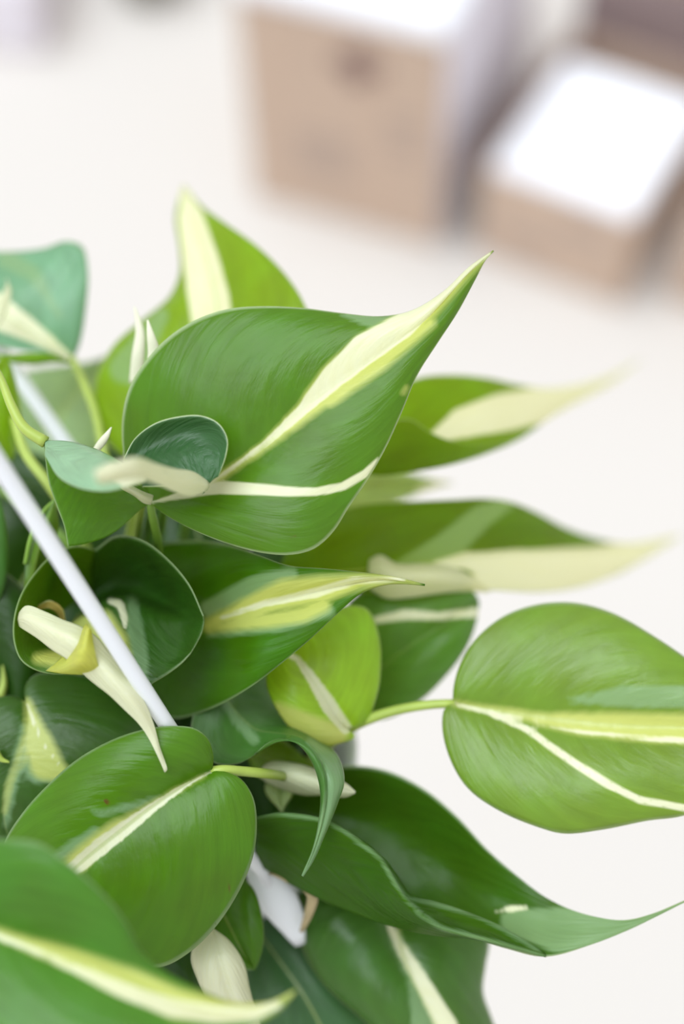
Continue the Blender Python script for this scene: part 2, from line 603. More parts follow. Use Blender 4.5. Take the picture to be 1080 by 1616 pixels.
# ------------------------------------------------------------------ the hanging plant
RIM = P(275, 1190, 84)                       # centre of the pot rim
PR = 0.062
ROOT = empty('hanging_potted_plant', RIM - Vector((0, 0, 0.085)),
             'trailing heart-leaved plant with green and cream leaves in a white hanging pot', 'plant')
prof = [(0.0, -0.085), (0.044, -0.085), (0.047, -0.08), (0.058, -0.012), (0.062, -0.012), (0.0625, 0.0), (0.0595, 0.0), (0.054, -0.015), (0.045, -0.075), (0.0, -0.075)]
bm = bmesh.new()
rings = [[bm.verts.new(RIM + Vector((max(r, 1e-4) * math.cos(k / 40 * math.tau), max(r, 1e-4) * math.sin(k / 40 * math.tau), z))) for k in range(40)] for r, z in prof]
for a, b_ in zip(rings[:-1], rings[1:]):
    for k in range(40):
        bm.faces.new((a[k], a[(k + 1) % 40], b_[(k + 1) % 40], b_[k]))
from_bm('pot', bm, WHITE, ROOT)
bm = bmesh.new()
cs = bm.verts.new(RIM + Vector((0, 0, -0.012)))
rr = [[bm.verts.new(RIM + Vector((q * math.cos(k / 32 * math.tau), q * math.sin(k / 32 * math.tau), -0.016 + rnd.uniform(-.002, .002)))) for k in range(32)] for q in (.02, .04, .0545)]
for k in range(32):
    bm.faces.new((cs, rr[0][k], rr[0][(k + 1) % 32]))
    for a, b_ in zip(rr[:-1], rr[1:]):
        bm.faces.new((a[k], b_[k], b_[(k + 1) % 32], a[(k + 1) % 32]))
from_bm('soil', bm, SOIL, ROOT)

# hanger: three white rods meeting above, out of the frame
def rod(pts, r, parent):
    bm = bmesh.new()
    tube_bm(bm, pts, r, 16)
    o = from_bm('hanger_rod', bm, WHITE, parent)
    o['label'] = 'white plastic hanger rod'
    return o


ra, rb = P(432, 1405, 40), P(0, 735, -52)
apex = ra + (rb - ra) * 2.55
r1 = rod([ra + (apex - ra) * (i / 30) for i in range(31)], 0.00235, ROOT)
bm = bmesh.new()                              # its flat clip on the pot rim
cl = spline([(392, 1352, 34), (425, 1400, 38), (455, 1448, 42), (474, 1490, 46)], 12)
tube_bm(bm, [Vector(v) for v in P_arr(cl)], [.0028, .0034, .0042, .005, .0056, .006, .006, .0056, .005, .004, .003, .0018], 14, 0.35, RIGHT + UP * 0.3)
from_bm('rim_clip', bm, WHITE, r1)
r2a = P(120, 725, 86)
r2b = P(-2, 548, 92)
rod([r2a + (P(150, 780, 92) - r2a) * 1.0] + [r2a + (r2b - r2a) * (i / 10) for i in range(11)] + [r2b + (apex - r2b) * (i / 12) for i in range(1, 13)], 0.0026, ROOT)


# ------------------------------------------------------------------ leaves, from the back of the plant to the front
def petiole(pts, w0=1.3, w1=1.1, mat=None, parent=None):
    return stalk('petiole', pts, w0, w1, mat or PETIOLE, parent if parent is not None else ROOT)


# dark inner foliage around the pot
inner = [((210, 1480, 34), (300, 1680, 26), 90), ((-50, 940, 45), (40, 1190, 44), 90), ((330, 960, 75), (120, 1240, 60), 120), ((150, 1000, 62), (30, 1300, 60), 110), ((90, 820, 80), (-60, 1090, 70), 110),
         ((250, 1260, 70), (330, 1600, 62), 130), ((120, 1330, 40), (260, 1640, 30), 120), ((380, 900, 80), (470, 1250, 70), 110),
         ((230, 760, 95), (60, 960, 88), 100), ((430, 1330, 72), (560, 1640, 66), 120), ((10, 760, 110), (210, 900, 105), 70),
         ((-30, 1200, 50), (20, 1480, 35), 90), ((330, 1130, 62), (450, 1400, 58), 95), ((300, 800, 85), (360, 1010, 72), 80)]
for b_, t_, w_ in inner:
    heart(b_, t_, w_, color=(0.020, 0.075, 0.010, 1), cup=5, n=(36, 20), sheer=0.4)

# leaf with sky sheen put into its pale blue-green colour, far left behind the second rod
B = heart((40, 720, 150), (175, 560, 125), 105, color=(0.26, 0.46, 0.50, 1), cup=4, n=(40, 24),
          label='blurred leaf coloured with blue-green sky sheen')
# upper left leaf, sky sheen painted in as its teal base colour
A_ = leaf(L=[(114, 569, 86), (126, 540, 84), (136, 480, 84), (139, 425, 86), (130, 389, 90), (105, 381, 90), (70, 392, 92), (30, 397, 95), (-40, 400, 100), (-110, 420, 105), (-160, 445, 105)],
          M=[(114, 569, 86), (80, 545, 84), (40, 520, 84), (0, 495, 86), (-80, 460, 95), (-160, 445, 105)],
          R=[(114, 569, 86), (98, 562, 80), (70, 556, 74), (35, 553, 72), (0, 545, 74), (-60, 520, 85), (-120, 480, 95), (-160, 445, 105)],
          color=(0.15, 0.36, 0.36, 1), cup=3, sheer=0.30,
          marks=[('cream', [(112, 566, 5), (75, 540, 12), (35, 515, 20), (-10, 490, 28), (-90, 450, 30)]), ('pale', [(95, 500, 3), (50, 430, 12), (10, 410, 14)])],
          label='leaf coloured with blue-green sky sheen, with a cream midrib band')
leaf(L=[(112, 572, 74), (85, 560, 72), (50, 557, 70), (10, 560, 70), (-30, 558, 74)],
     M=[(112, 572, 74), (85, 566, 70), (50, 566, 66), (10, 565, 66), (-30, 560, 74)],
     R=[(112, 572, 74), (85, 571, 72), (50, 575, 70), (10, 570, 70), (-30, 562, 74)], color=(0.16, 0.36, 0.015, 1), cup=2, n=(30, 10), sheer=.5)
petiole([(114, 566, 84), (130, 600, 80), (150, 650, 74), (165, 720, 66), (190, 820, 70)], 1.3, 1.7, PETIOLE_PALE, A_)
leaf(L=[(0, 480, 70), (6, 460, 70), (12, 447, 70), (10, 440, 70)], M=[(0, 500, 70), (10, 475, 70), (14, 455, 70), (10, 440, 70)],
     R=[(-6, 520, 70), (10, 490, 70), (17, 460, 70), (10, 440, 70)], color=(0.55, 0.66, 0.30, 1), n=(20, 8), cup=1, label='pale curled leaf tip')
# bright green leaf at the left edge
C_ = leaf(L=[(10, 560, 60), (-30, 600, 55), (-60, 680, 52), (-20, 740, 55), (20, 725, 60)],
          M=[(10, 560, 60), (0, 610, 56), (-5, 660, 54), (5, 700, 56), (20, 725, 60)],
          R=[(10, 560, 60), (24, 600, 62), (32, 645, 64), (30, 690, 64), (20, 725, 60)], color=(0.17, 0.36, 0.015, 1), n=(36, 20), sheer=.5)

# tall pointed leaf at the back
E_ = leaf(L=[(300, 690, 62), (230, 730, 66), (175, 705, 70), (150, 655, 76), (150, 600, 80), (180, 545, 84), (225, 505, 88), (268, 468, 92), (284, 430, 94), (283, 390, 98), (277, 345, 108), (284, 310, 116), (290, 292, 122)],
          M=[(300, 690, 62), (330, 620, 68), (346, 550, 74), (342, 480, 80), (325, 410, 88), (303, 345, 104), (290, 292, 122)],
          R=[(300, 690, 62), (380, 690, 50), (450, 640, 46), (490, 570, 46), (492, 515, 50), (478, 474, 54), (448, 430, 62), (405, 388, 72), (352, 350, 88), (318, 325, 105), (290, 292, 122)],
          color=(0.165, 0.33, 0.014, 1), cup=5, sheer=0.5,
          marks=[('cream', [(290, 296, 3), (302, 345, 20), (318, 410, 28), (330, 470, 33), (340, 540, 33), (335, 600, 25)]),
                 ('pale', [(255, 500, 12), (200, 580, 26), (260, 600, 25)], -1)],
          label='tall pointed leaf with a broad cream midrib')
for pts in ([(212, 484, 30), (219, 510, 30), (221, 530, 30), (218, 560, 30), (214, 605, 32)], [(233, 505, 16), (238, 530, 16), (243, 555, 17), (242, 580, 18), (238, 600, 20)]):
    q = spline(pts, 16)
    bm = bmesh.new()
    tube_bm(bm, [Vector(v) for v in P_arr(q)], [(.25 + 1.75 * math.sin(min(1, i / 11) * 1.57)) / 1000 for i in range(16)], 10, .5, RIGHT)
    o = from_bm('sheath', bm, SHEATH, ROOT)
    o['label'] = 'pale pointed bud sheath'
q = spline([(176, 674, 8), (168, 688, 8), (157, 703, 9), (148, 715, 10)], 14)
bm = bmesh.new()
tube_bm(bm, [Vector(v) for v in P_arr(q)], [(.15 + 1.0 * math.sin(i / 13 * 2.6)) / 1000 for i in range(14)], 8, .6, RIGHT)
from_bm('sheath', bm, SHEATH, ROOT)['label'] = 'pale pointed bud sheath'

# two long-tipped leaves on the right, running away from the viewer
I_ = heart((480, 775, 110), (715, 762, 130), 42, color=(0.30, 0.48, 0.36, 1), cup=3, n=(36, 20),  # pale teal base colour stands in for sheen on the blade
           marks=[('cream', [(660, 775, 4), (690, 765, 9), (712, 760, 4)])], label='pale blurred leaf tip')
H_ = leaf(L=[(560, 720, 66), (580, 660, 72), (615, 620, 78), (660, 597, 84), (715, 592, 92), (770, 597, 102), (815, 607, 116), (860, 613, 135), (915, 607, 165), (965, 592, 190), (1010, 568, 215)],
          M=[(560, 745, 62), (600, 752, 60), (650, 746, 62), (710, 734, 68), (770, 715, 80), (825, 690, 100), (870, 655, 130), (920, 625, 165), (1010, 568, 215)],
          R=[(560, 720, 56), (590, 680, 54), (625, 662, 54), (650, 662, 54), (680, 682, 57), (715, 696, 62), (760, 700, 72), (815, 690, 92), (865, 660, 128), (915, 632, 160), (965, 605, 190), (1010, 568, 215)],
          color=(0.13, 0.28, 0.012, 1), cup=1.5, sheer=.62, gloss=.3,
          marks=[('cream', [(682, 692, 8), (730, 668, 24), (790, 652, 30), (850, 640, 28), (910, 622, 22), (1000, 575, 10)], -1), ('cream', [(850, 665, 6), (900, 640, 20), (1000, 575, 10)], 1)],
          label='long-tipped leaf folded along its midrib')
J_ = leaf(L=[(440, 900, 64), (465, 850, 66), (510, 815, 66), (570, 797, 66), (650, 792, 68), (715, 789, 74), (765, 787, 82), (805, 792, 92), (845, 808, 104), (890, 832, 118), (940, 850, 135), (990, 858, 155), (1075, 845, 185)],
          M=[(440, 900, 64), (520, 905, 62), (600, 898, 62), (680, 888, 66), (740, 880, 74), (820, 872, 92), (900, 872, 116), (980, 865, 150), (1075, 845, 185)],
          R=[(440, 900, 64), (490, 925, 58), (570, 935, 56), (650, 935, 58), (720, 932, 64), (780, 932, 74), (850, 935, 92), (910, 928, 114), (970, 908, 140), (1030, 875, 168), (1075, 845, 185)],
          color=(0.085, 0.20, 0.008, 1), cup=3, sheer=.58, gloss=.35,
          marks=[('cream', [(690, 890, 6), (740, 885, 14), (790, 898, 30), (860, 900, 34), (930, 893, 30), (990, 875, 20), (1070, 846, 8)]),
                 ('cream', [(735, 925, 16), (850, 920, 22), (940, 905, 22)]),
                 ('pale', [(640, 905, 22), (700, 868, 24), (760, 815, 18), (800, 795, 10)])],
          label='long-tipped leaf with a wide cream tip')
K_ = leaf(more=[[(583, 884, 56), (600, 876, 55), (625, 889, 54), (665, 890, 55), (705, 893, 58), (740, 907, 64), (772, 932, 72)],
                [(582, 900, 52), (605, 903, 47), (640, 906, 46), (680, 908, 48), (715, 913, 54), (745, 921, 62), (772, 933, 72)],
                [(585, 930, 54), (610, 944, 53), (645, 943, 52), (680, 938, 54), (715, 934, 58), (745, 933, 66), (772, 935, 72)]],
          color=(0.80, 0.78, 0.60, 1), n=(40, 18), sheer=.6, midrib=0, wave=.3, label='rolled cream leaf')
L_ = leaf(L=[(548, 1118, 72), (530, 1060, 70), (535, 980, 66), (570, 935, 64), (640, 925, 62), (700, 925, 62), (748, 935, 66), (756, 950, 70)],
          M=[(548, 1118, 72), (585, 1070, 66), (640, 1025, 60), (700, 985, 60), (756, 950, 70)],
          R=[(548, 1118, 72), (600, 1135, 66), (660, 1108, 62), (705, 1065, 60), (737, 1020, 60), (752, 980, 64), (756, 950, 70)],
          color=(0.085, 0.24, 0.050, 1), cup=4, sheer=.34, midrib=.3,
          marks=[('cream', [(575, 982, 4), (640, 970, 8), (690, 972, 6), (748, 967, 8)])],
          label='leaf with a cream cross band, behind the lime leaf')
M_ = leaf(L=[(545, 1150, 32), (560, 1162, 30), (535, 1173, 27), (500, 1175, 25), (465, 1155, 24), (435, 1115, 24), (421, 1075, 26), (432, 1040, 28), (455, 1012, 30)],
          M=[(545, 1150, 32), (525, 1122, 28), (500, 1085, 25), (475, 1050, 26), (455, 1012, 30)],
          R=[(545, 1150, 32), (575, 1140, 32), (595, 1095, 32), (601, 1045, 34), (597, 1000, 36), (580, 962, 38), (552, 956, 38), (510, 975, 35), (455, 1012, 30)],
          color=(0.28, 0.53, 0.050, 1), cup=4, sheer=.48, midrib=.4,
          marks=[('cream', [(545, 1148, 10), (520, 1115, 13), (495, 1075, 9), (470, 1040, 5), (445, 1030, 3)]), ('lime', [(440, 1120, 12), (490, 1150, 22), (530, 1160, 18)], -1)],
          label='small bright lime leaf')

# heart leaf at the right edge on its long stalk
P_ = leaf(L=[(716, 1110, 26), (717, 1085, 26), (727, 1048, 27), (752, 1008, 28), (795, 973, 30), (850, 954, 31), (910, 952, 31), (970, 969, 29), (1035, 1006, 26), (1085, 1040, 24), (1160, 1095, 20), (1250, 1165, 12)],
          M=[(716, 1110, 26), (790, 1122, 25), (880, 1136, 24), (980, 1146, 22), (1080, 1148, 20), (1170, 1155, 16), (1250, 1165, 12)],
          R=[(716, 1110, 26), (703, 1118, 25), (699, 1150, 23), (712, 1200, 21), (740, 1245, 18), (790, 1280, 16), (850, 1305, 14), (890, 1315, 13), (950, 1309, 12), (1020, 1295, 12), (1085, 1285, 12), (1170, 1240, 11), (1250, 1165, 12)],
          color=(0.135, 0.275, 0.030, 1), gloss=.8, cup=4.5, sheer=.36, warp=1.15,
          marks=[('lime', [(718, 1110, 4), (790, 1122, 6), (860, 1136, 11), (920, 1142, 18), (1000, 1147, 22), (1090, 1150, 24), (1200, 1158, 20)]),
                 ('cream', [(718, 1110, 2), (790, 1127, 2.5), (860, 1143, 3), (920, 1156, 3), (1000, 1164, 4), (1090, 1170, 5)]),
                 ('cream', [(722, 1114, 1.5), (770, 1124, 4.5), (830, 1150, 5.5), (900, 1200, 6), (960, 1238, 6), (1010, 1262, 6), (1085, 1276, 5.5)], 1),
                 ('pale', [(900, 1105, 4), (980, 1098, 16), (1085, 1100, 18)], -1)],
          label='large heart-shaped leaf with two cream veins at the right edge')
petiole([(430, 1250, 60), (480, 1210, 52), (530, 1165, 40), (570, 1140, 34), (630, 1120, 30), (680, 1112, 27), (718, 1110, 26)], 2.1, 1.3, PETIOLE_PALE, P_)

# dark cupped leaf, lower right: far half, keel, rolled near margin
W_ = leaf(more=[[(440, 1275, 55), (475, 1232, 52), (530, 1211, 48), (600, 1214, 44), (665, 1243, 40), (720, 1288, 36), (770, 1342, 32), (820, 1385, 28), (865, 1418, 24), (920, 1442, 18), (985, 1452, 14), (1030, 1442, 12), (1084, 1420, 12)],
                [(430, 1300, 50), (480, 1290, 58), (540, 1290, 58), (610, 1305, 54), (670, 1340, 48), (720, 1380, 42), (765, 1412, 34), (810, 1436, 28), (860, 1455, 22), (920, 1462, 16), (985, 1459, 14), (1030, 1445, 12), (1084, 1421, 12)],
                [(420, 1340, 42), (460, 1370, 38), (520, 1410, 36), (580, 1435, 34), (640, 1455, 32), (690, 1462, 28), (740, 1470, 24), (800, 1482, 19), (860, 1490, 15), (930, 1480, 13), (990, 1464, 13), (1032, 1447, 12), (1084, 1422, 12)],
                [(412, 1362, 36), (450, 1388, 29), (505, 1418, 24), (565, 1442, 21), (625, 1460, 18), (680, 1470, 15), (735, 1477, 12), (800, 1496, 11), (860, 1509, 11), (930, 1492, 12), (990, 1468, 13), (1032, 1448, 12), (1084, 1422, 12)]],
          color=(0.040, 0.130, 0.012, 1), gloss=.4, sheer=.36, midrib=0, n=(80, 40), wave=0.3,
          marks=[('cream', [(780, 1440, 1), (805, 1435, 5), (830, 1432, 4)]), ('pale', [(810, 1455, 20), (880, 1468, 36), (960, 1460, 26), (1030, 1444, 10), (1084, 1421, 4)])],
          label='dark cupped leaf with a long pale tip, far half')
W2 = leaf(more=[[(404, 1362, 34), (450, 1390, 28), (505, 1418, 24), (565, 1443, 20), (625, 1463, 16), (665, 1472, 12), (705, 1478, 8), (740, 1481, 6), (800, 1493, 7), (862, 1510, 10)],
                [(402, 1328, 24), (445, 1338, 18), (500, 1358, 13), (552, 1386, 10), (612, 1434, 7), (650, 1456, 5), (692, 1470, 4), (730, 1477, 4), (790, 1490, 6), (862, 1510, 10)],
                [(402, 1300, 15), (440, 1297, 10), (497, 1303, 6), (540, 1326, 3), (596, 1368, 1), (632, 1422, 0), (665, 1450, 0), (700, 1468, 1), (768, 1486, 4), (862, 1510, 10)],
                [(404, 1290, 14), (440, 1284, 9), (500, 1291, 5), (540, 1309, 3), (601, 1356, 0), (638, 1415, -1), (668, 1446, -1), (698, 1465, 0), (772, 1484, 3), (862, 1509, 10)],
                [(405, 1290, 18), (442, 1283, 13), (502, 1290, 9), (543, 1308, 6), (604, 1354, 4), (642, 1410, 5), (678, 1434, 6), (708, 1450, 7), (780, 1474, 8), (862, 1508, 11)],
                [(408, 1294, 24), (446, 1287, 20), (506, 1294, 16), (547, 1311, 12), (608, 1357, 10), (646, 1411, 11), (686, 1423, 12), (718, 1433, 12), (790, 1462, 12), (861, 1505, 12)],
                [(412, 1306, 30), (452, 1300, 27), (512, 1306, 24), (552, 1322, 20), (614, 1366, 17), (656, 1420, 18), (694, 1430, 20), (728, 1444, 20), (796, 1472, 17), (860, 1506, 13)]],
          color=(0.040, 0.130, 0.008, 1), gloss=.12, sheer=.42, midrib=0, n=(80, 54), wave=0.0, rim=0,
          marks=[('pale', [(404, 1290, .8), (440, 1284, .8), (500, 1291, 1), (540, 1309, 1.3), (601, 1356, 1.5), (638, 1415, 1.6), (668, 1446, 1.6), (698, 1465, 1.6), (772, 1484, 1.6), (862, 1509, 1)]),
                 ('pale', [(644, 1419, 1.5), (681, 1424, 3), (715, 1433, 4), (752, 1444, 4), (800, 1467, 4), (848, 1500, 3)])],  # stroke along the crest: the fold's highlight painted as pale colour
          label='rolled near half of the dark cupped leaf', parent=W_, name='rolled_margin')
q = spline([(425, 1378, 30), (450, 1385, 28), (475, 1395, 28), (493, 1412, 30), (488, 1440, 34), (476, 1470, 40)], 18)
bm = bmesh.new()
tube_bm(bm, [Vector(v) for v in P_arr(q)], [(.5 + 1.3 * math.sin(i / 17 * 3.0)) / 1000 for i in range(18)], 10, .5, RIGHT)
from_bm('dried_sheath', bm, DRY, ROOT)['label'] = 'dried brown bud sheath'
# leaves at the bottom
Y_ = leaf(L=[(640, 1425, 60), (560, 1405, 56), (500, 1412, 52), (475, 1455, 50), (480, 1500, 50), (510, 1550, 48), (570, 1605, 46), (640, 1670, 46), (740, 1740, 50)],
          M=[(640, 1425, 60), (630, 1480, 50), (650, 1540, 44), (685, 1610, 42), (715, 1680, 44), (740, 1740, 50)],
          R=[(640, 1425, 60), (700, 1420, 60), (755, 1440, 60), (772, 1480, 60), (766, 1525, 58), (762, 1565, 56), (775, 1605, 56), (790, 1650, 54), (780, 1700, 52), (740, 1740, 50)],
          color=(0.055, 0.165, 0.040, 1), cup=6, sheer=.34,
          marks=[('cream', [(612, 1455, 4), (635, 1500, 9), (672, 1560, 13), (705, 1620, 17)]), ('pale', [(625, 1480, 10), (660, 1550, 16), (670, 1620, 20)])],
          label='dark leaf with a pale midrib at the lower edge')
Z_ = leaf(L=[(370, 1420, 70), (380, 1500, 62), (380, 1580, 56), (420, 1680, 52), (560, 1760, 50)],
          M=[(370, 1420, 70), (430, 1500, 60), (480, 1570, 54), (520, 1650, 52), (560, 1760, 50)],
          R=[(370, 1420, 70), (430, 1440, 66), (500, 1500, 62), (560, 1570, 60), (610, 1640, 58), (560, 1760, 50)],
          color=(0.050, 0.150, 0.090, 1), cup=4, sheer=.3, n=(40, 24))
AC = leaf(L=[(330, 1400, 40), (300, 1440, 36), (310, 1500, 30), (350, 1530, 26), (402, 1530, 24)],
          M=[(330, 1400, 40), (352, 1440, 32), (372, 1480, 27), (388, 1510, 25), (402, 1530, 24)],
          R=[(330, 1400, 40), (370, 1380, 34), (398, 1400, 28), (412, 1440, 25), (416, 1480, 24), (410, 1512, 24), (402, 1530, 24)],
          color=(0.060, 0.190, 0.014, 1), cup=3, sheer=.42, n=(40, 24))
AB = leaf(L=[(335, 1465, 16), (312, 1480, 14), (302, 1512, 12), (312, 1545, 10), (330, 1585, 10), (360, 1640, 12), (410, 1690, 16)],
          M=[(335, 1465, 16), (345, 1510, 9), (360, 1560, 8), (382, 1620, 10), (410, 1690, 16)],
          R=[(335, 1465, 16), (362, 1485, 15), (385, 1520, 14), (394, 1560, 14), (405, 1600, 14), (416, 1640, 14), (410, 1690, 16)],
          color=(0.78, 0.78, 0.60, 1), cup=3, sheer=.3, midrib=0, n=(44, 24),
          marks=[('pale', [(304, 1505, 5), (312, 1548, 9), (332, 1592, 6)], -1)], label='cream leaf')
# dark leaf on the left under the curled one
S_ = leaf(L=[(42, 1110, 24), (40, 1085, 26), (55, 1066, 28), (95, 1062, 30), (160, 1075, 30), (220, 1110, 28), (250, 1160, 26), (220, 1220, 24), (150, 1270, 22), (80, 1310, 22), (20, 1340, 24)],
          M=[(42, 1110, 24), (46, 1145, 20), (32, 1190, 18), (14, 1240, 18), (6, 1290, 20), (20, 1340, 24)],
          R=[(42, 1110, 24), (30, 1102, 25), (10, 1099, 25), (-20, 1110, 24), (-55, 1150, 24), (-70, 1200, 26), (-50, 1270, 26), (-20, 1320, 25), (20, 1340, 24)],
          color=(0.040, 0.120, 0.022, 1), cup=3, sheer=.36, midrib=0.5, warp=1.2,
          marks=[('lime', [(44, 1108, 5), (52, 1140, 13), (60, 1170, 22), (74, 1205, 26), (88, 1216, 18)]), ('lime', [(44, 1112, 3), (44, 1150, 4), (34, 1185, 4.5), (14, 1240, 4), (8, 1280, 2)]),
                 ('cream', [(44, 1112, 1), (54, 1140, 3), (66, 1170, 2), (92, 1205, 3)], -1),
                 ('pale', [(40, 1150, 8), (34, 1190, 12), (18, 1240, 9), (10, 1300, 4)]), ('pale', [(36, 1200, 8), (60, 1218, 18), (95, 1225, 10)], -1)],
          label='dark leaf with a jagged cream splash')
for pts in ([(0, 1098, 40), (6, 1080, 40), (4, 1050, 40)], [(-10, 1185, 14), (2, 1198, 14), (15, 1203, 14)]):
    stalk('leaf_tip', pts, 1.6, .25, PETIOLE_PALE, ROOT, 12)
# leaves and stems at the left edge
leaf(L=[(-60, 700, 45), (-70, 800, 40), (-60, 900, 40), (-20, 980, 44)], M=[(-60, 700, 45), (-30, 790, 38), (-18, 880, 38), (-20, 980, 44)],
     R=[(-60, 700, 45), (0, 790, 36), (12, 880, 36), (2, 940, 40), (-20, 980, 44)], color=(0.06, 0.19, 0.06, 1), n=(40, 20), cup=2)
AD = leaf(L=[(86, 790, 26), (62, 820, 26), (46, 860, 27), (40, 910, 28), (38, 960, 30)], M=[(86, 790, 26), (72, 830, 22), (60, 870, 22), (50, 915, 24), (38, 960, 30)],
          R=[(86, 790, 26), (92, 830, 28), (80, 870, 30), (64, 920, 32), (38, 960, 30)], color=(0.11, 0.24, 0.035, 1), n=(36, 16), cup=1,
          marks=[('pale', [(86, 790, 3), (62, 820, 5), (46, 860, 5), (40, 910, 3)], -1)])
stalk('petiole', [(88, 790, 27), (70, 806, 24), (50, 845, 22), (40, 890, 24)], .7, .7, PETIOLE, AD)
petiole([(22, 660, 55), (40, 715, 50), (75, 762, 46), (120, 830, 50), (150, 900, 60)], 1.5, 1.8, PETIOLE_PALE)
petiole([(0, 770, 70), (40, 800, 66), (100, 850, 62), (160, 930, 66)], 1.5, 1.8, PETIOLE)
for x, t in ((215, 30), (232, 32), (252, 36), (205, 46), (290, 48)):
    petiole([(x + 12, 775, t - 10), (x + 3, 830, t + 8), (x - 4, 880, t + 36), (x + 20, 1020, 95)], 1.3, 1.8, PETIOLE_PALE if x % 2 else PETIOLE)

# pointed leaf in the middle with a lime and cream tip
Q_ = leaf(L=[(190, 985, 66), (185, 920, 66), (230, 868, 60), (300, 853, 44), (360, 860, 24), (410, 877, 10), (455, 893, 6), (510, 898, 3), (560, 903, 1), (610, 909, 0), (640, 915, 0), (671, 923, 0)],
          M=[(190, 985, 66), (260, 985, 54), (330, 975, 30), (400, 960, 13), (470, 942, 8), (540, 925, 4), (600, 915, 2), (671, 923, 0)],
          R=[(190, 985, 66), (185, 1060, 60), (225, 1115, 50), (275, 1134, 36), (330, 1120, 20), (390, 1088, 5), (440, 1050, 2), (490, 1008, 0), (530, 970, -1), (570, 936, -1), (610, 922, 0), (640, 921, 0), (671, 923.5, 0)],
          color=(0.046, 0.160, 0.006, 1), gloss=.25, cup=3.5, sheer=.42, midrib=.3, warp=1.2,
          marks=[('lime', [(325, 985, 5), (390, 962, 18), (450, 938, 24), (510, 930, 22), (570, 918, 11), (620, 914, 6), (660, 921, 2)]),
                 ('lime', [(330, 990, 8), (420, 980, 12), (480, 970, 12), (510, 955, 12)]),
                 ('cream', [(350, 975, 3), (420, 952, 6), (500, 935, 9), (560, 917, 7), (640, 914, 2)]),
                 ('pale', [(330, 960, 12), (400, 925, 16), (460, 905, 10)], -1), ('pale', [(330, 1003, 4), (440, 990, 8), (520, 965, 8)], 1)],
          label='pointed leaf with a lime and cream streaked tip')
# main leaf
G_ = leaf(L=[(236, 792, 12), (205, 760, 16), (194, 700, 16), (195, 650, 14), (207, 607, 12), (232, 568, 10), (268, 531, 9), (312, 504, 8), (362, 488, 7), (420, 484, 6), (480, 487, 5), (540, 495, 4), (600, 500, 4), (650, 491, 4), (700, 461, 4), (740, 423, 4), (765, 405, 5), (779, 396, 6)],
          M=[(236, 792, 12), (290, 780, 9), (345, 757, 6), (410, 710, 3), (475, 652, 1), (545, 600, 0), (620, 546, 0), (680, 498, 1), (735, 437, 3), (779, 396, 6)],
          R=[(236, 792, 12), (262, 812, 8), (310, 838, 4), (370, 861, 0), (420, 873, -3), (460, 875, -4), (495, 866, -4), (525, 840, -3), (550, 801, -2), (580, 757, -2), (608, 708, -2), (634, 650, -2), (658, 592, -1), (690, 541, 0), (722, 492, 1), (750, 440, 3), (766, 410, 5), (779, 396, 6)],
          color=(0.075, 0.212, 0.014, 1), cup=3.5, sheer=.42, rim=1.0, warp=1.1, n=(96, 48), midrib=.2,
          marks=[('lime', [(300, 776, 2), (345, 756, 5), (420, 703, 7), (475, 655, 14), (530, 600, 27), (580, 558, 30), (640, 520, 24), (690, 474, 15), (735, 432, 8), (776, 398, 1.5)]),
                 ('cream', [(250, 790, 1), (345, 755, 3), (420, 700, 5), (475, 650, 9), (525, 596, 19), (575, 552, 24), (635, 516, 20), (690, 470, 11), (735, 430, 5), (774, 400, 1.5)]),
                 ('lime', [(520, 635, 8), (600, 575, 12), (680, 510, 8)]),
                 ('cream', [(240, 793, 2), (300, 778, 8), (345, 770, 10), (400, 772, 10), (450, 776, 8), (500, 776, 6.5), (540, 768, 6.5), (575, 748, 6), (598, 722, 2)], 1),
                 ('pale', [(540, 495, 4), (610, 515, 14), (680, 480, 14), (740, 428, 8)], -1), ('brown', [(462, 849, 3), (467, 847, 2.5)], 1), ('lime', [(636, 620, 2), (641, 612, 2)], 1)],
          label='large central leaf with broad cream midrib band')
leaf_stalk = petiole([(262, 990, 62), (252, 930, 44), (250, 860, 24), (240, 812, 14), (236, 792, 12)], 1.6, 1.2, PETIOLE, G_)
# leaf with a lobe folded towards the viewer, sky sheen painted in as blue-green
D1 = leaf(more=[[(70, 697, 2), (72, 730, 2), (78, 765, 3), (90, 800, 4), (101, 830, 5), (107, 862, 6)],
                [(85, 705, 0), (100, 745, 4), (115, 775, 6), (130, 805, 7), (138, 830, 7), (135, 858, 8)],
                [(120, 720, 6), (150, 760, 9), (165, 785, 10), (178, 805, 10), (180, 825, 10), (178, 842, 10)],
                [(190, 742, 9), (205, 764, 11), (214, 775, 11), (220, 785, 11), (222, 795, 11), (225, 802, 11)],
                [(238, 780, 12), (240, 785, 12), (240, 787, 12), (240, 789, 12), (240, 791, 12), (240, 793, 12)]],
          color=(0.075, 0.215, 0.014, 1), sheer=.42, midrib=0, n=(40, 30), wave=.2, label='leaf with a sheen-coloured lobe folded forward')
leaf(more=[[(72, 696, 2), (105, 697, 0), (140, 705, -2), (170, 718, -6), (200, 735, -12), (230, 748, -16)],
           [(71, 704, -2), (105, 712, -8), (140, 718, -14), (170, 728, -20), (200, 740, -22), (230, 750, -22)],
           [(71, 712, -8), (98, 738, -18), (130, 748, -26), (165, 752, -32), (200, 752, -32), (230, 754, -28)],
           [(72, 720, -10), (92, 752, -22), (125, 770, -30), (165, 775, -36), (200, 768, -36), (230, 760, -30)]],
     color=(0.26, 0.49, 0.52, 1), sheer=.25, midrib=0, n=(36, 24), wave=.2, parent=D1, name='folded_lobe', label='folded lobe with blue-green sheen in its colour',
     marks=[('cream', [(175, 745, 12), (200, 752, 18), (232, 756, 16)])])
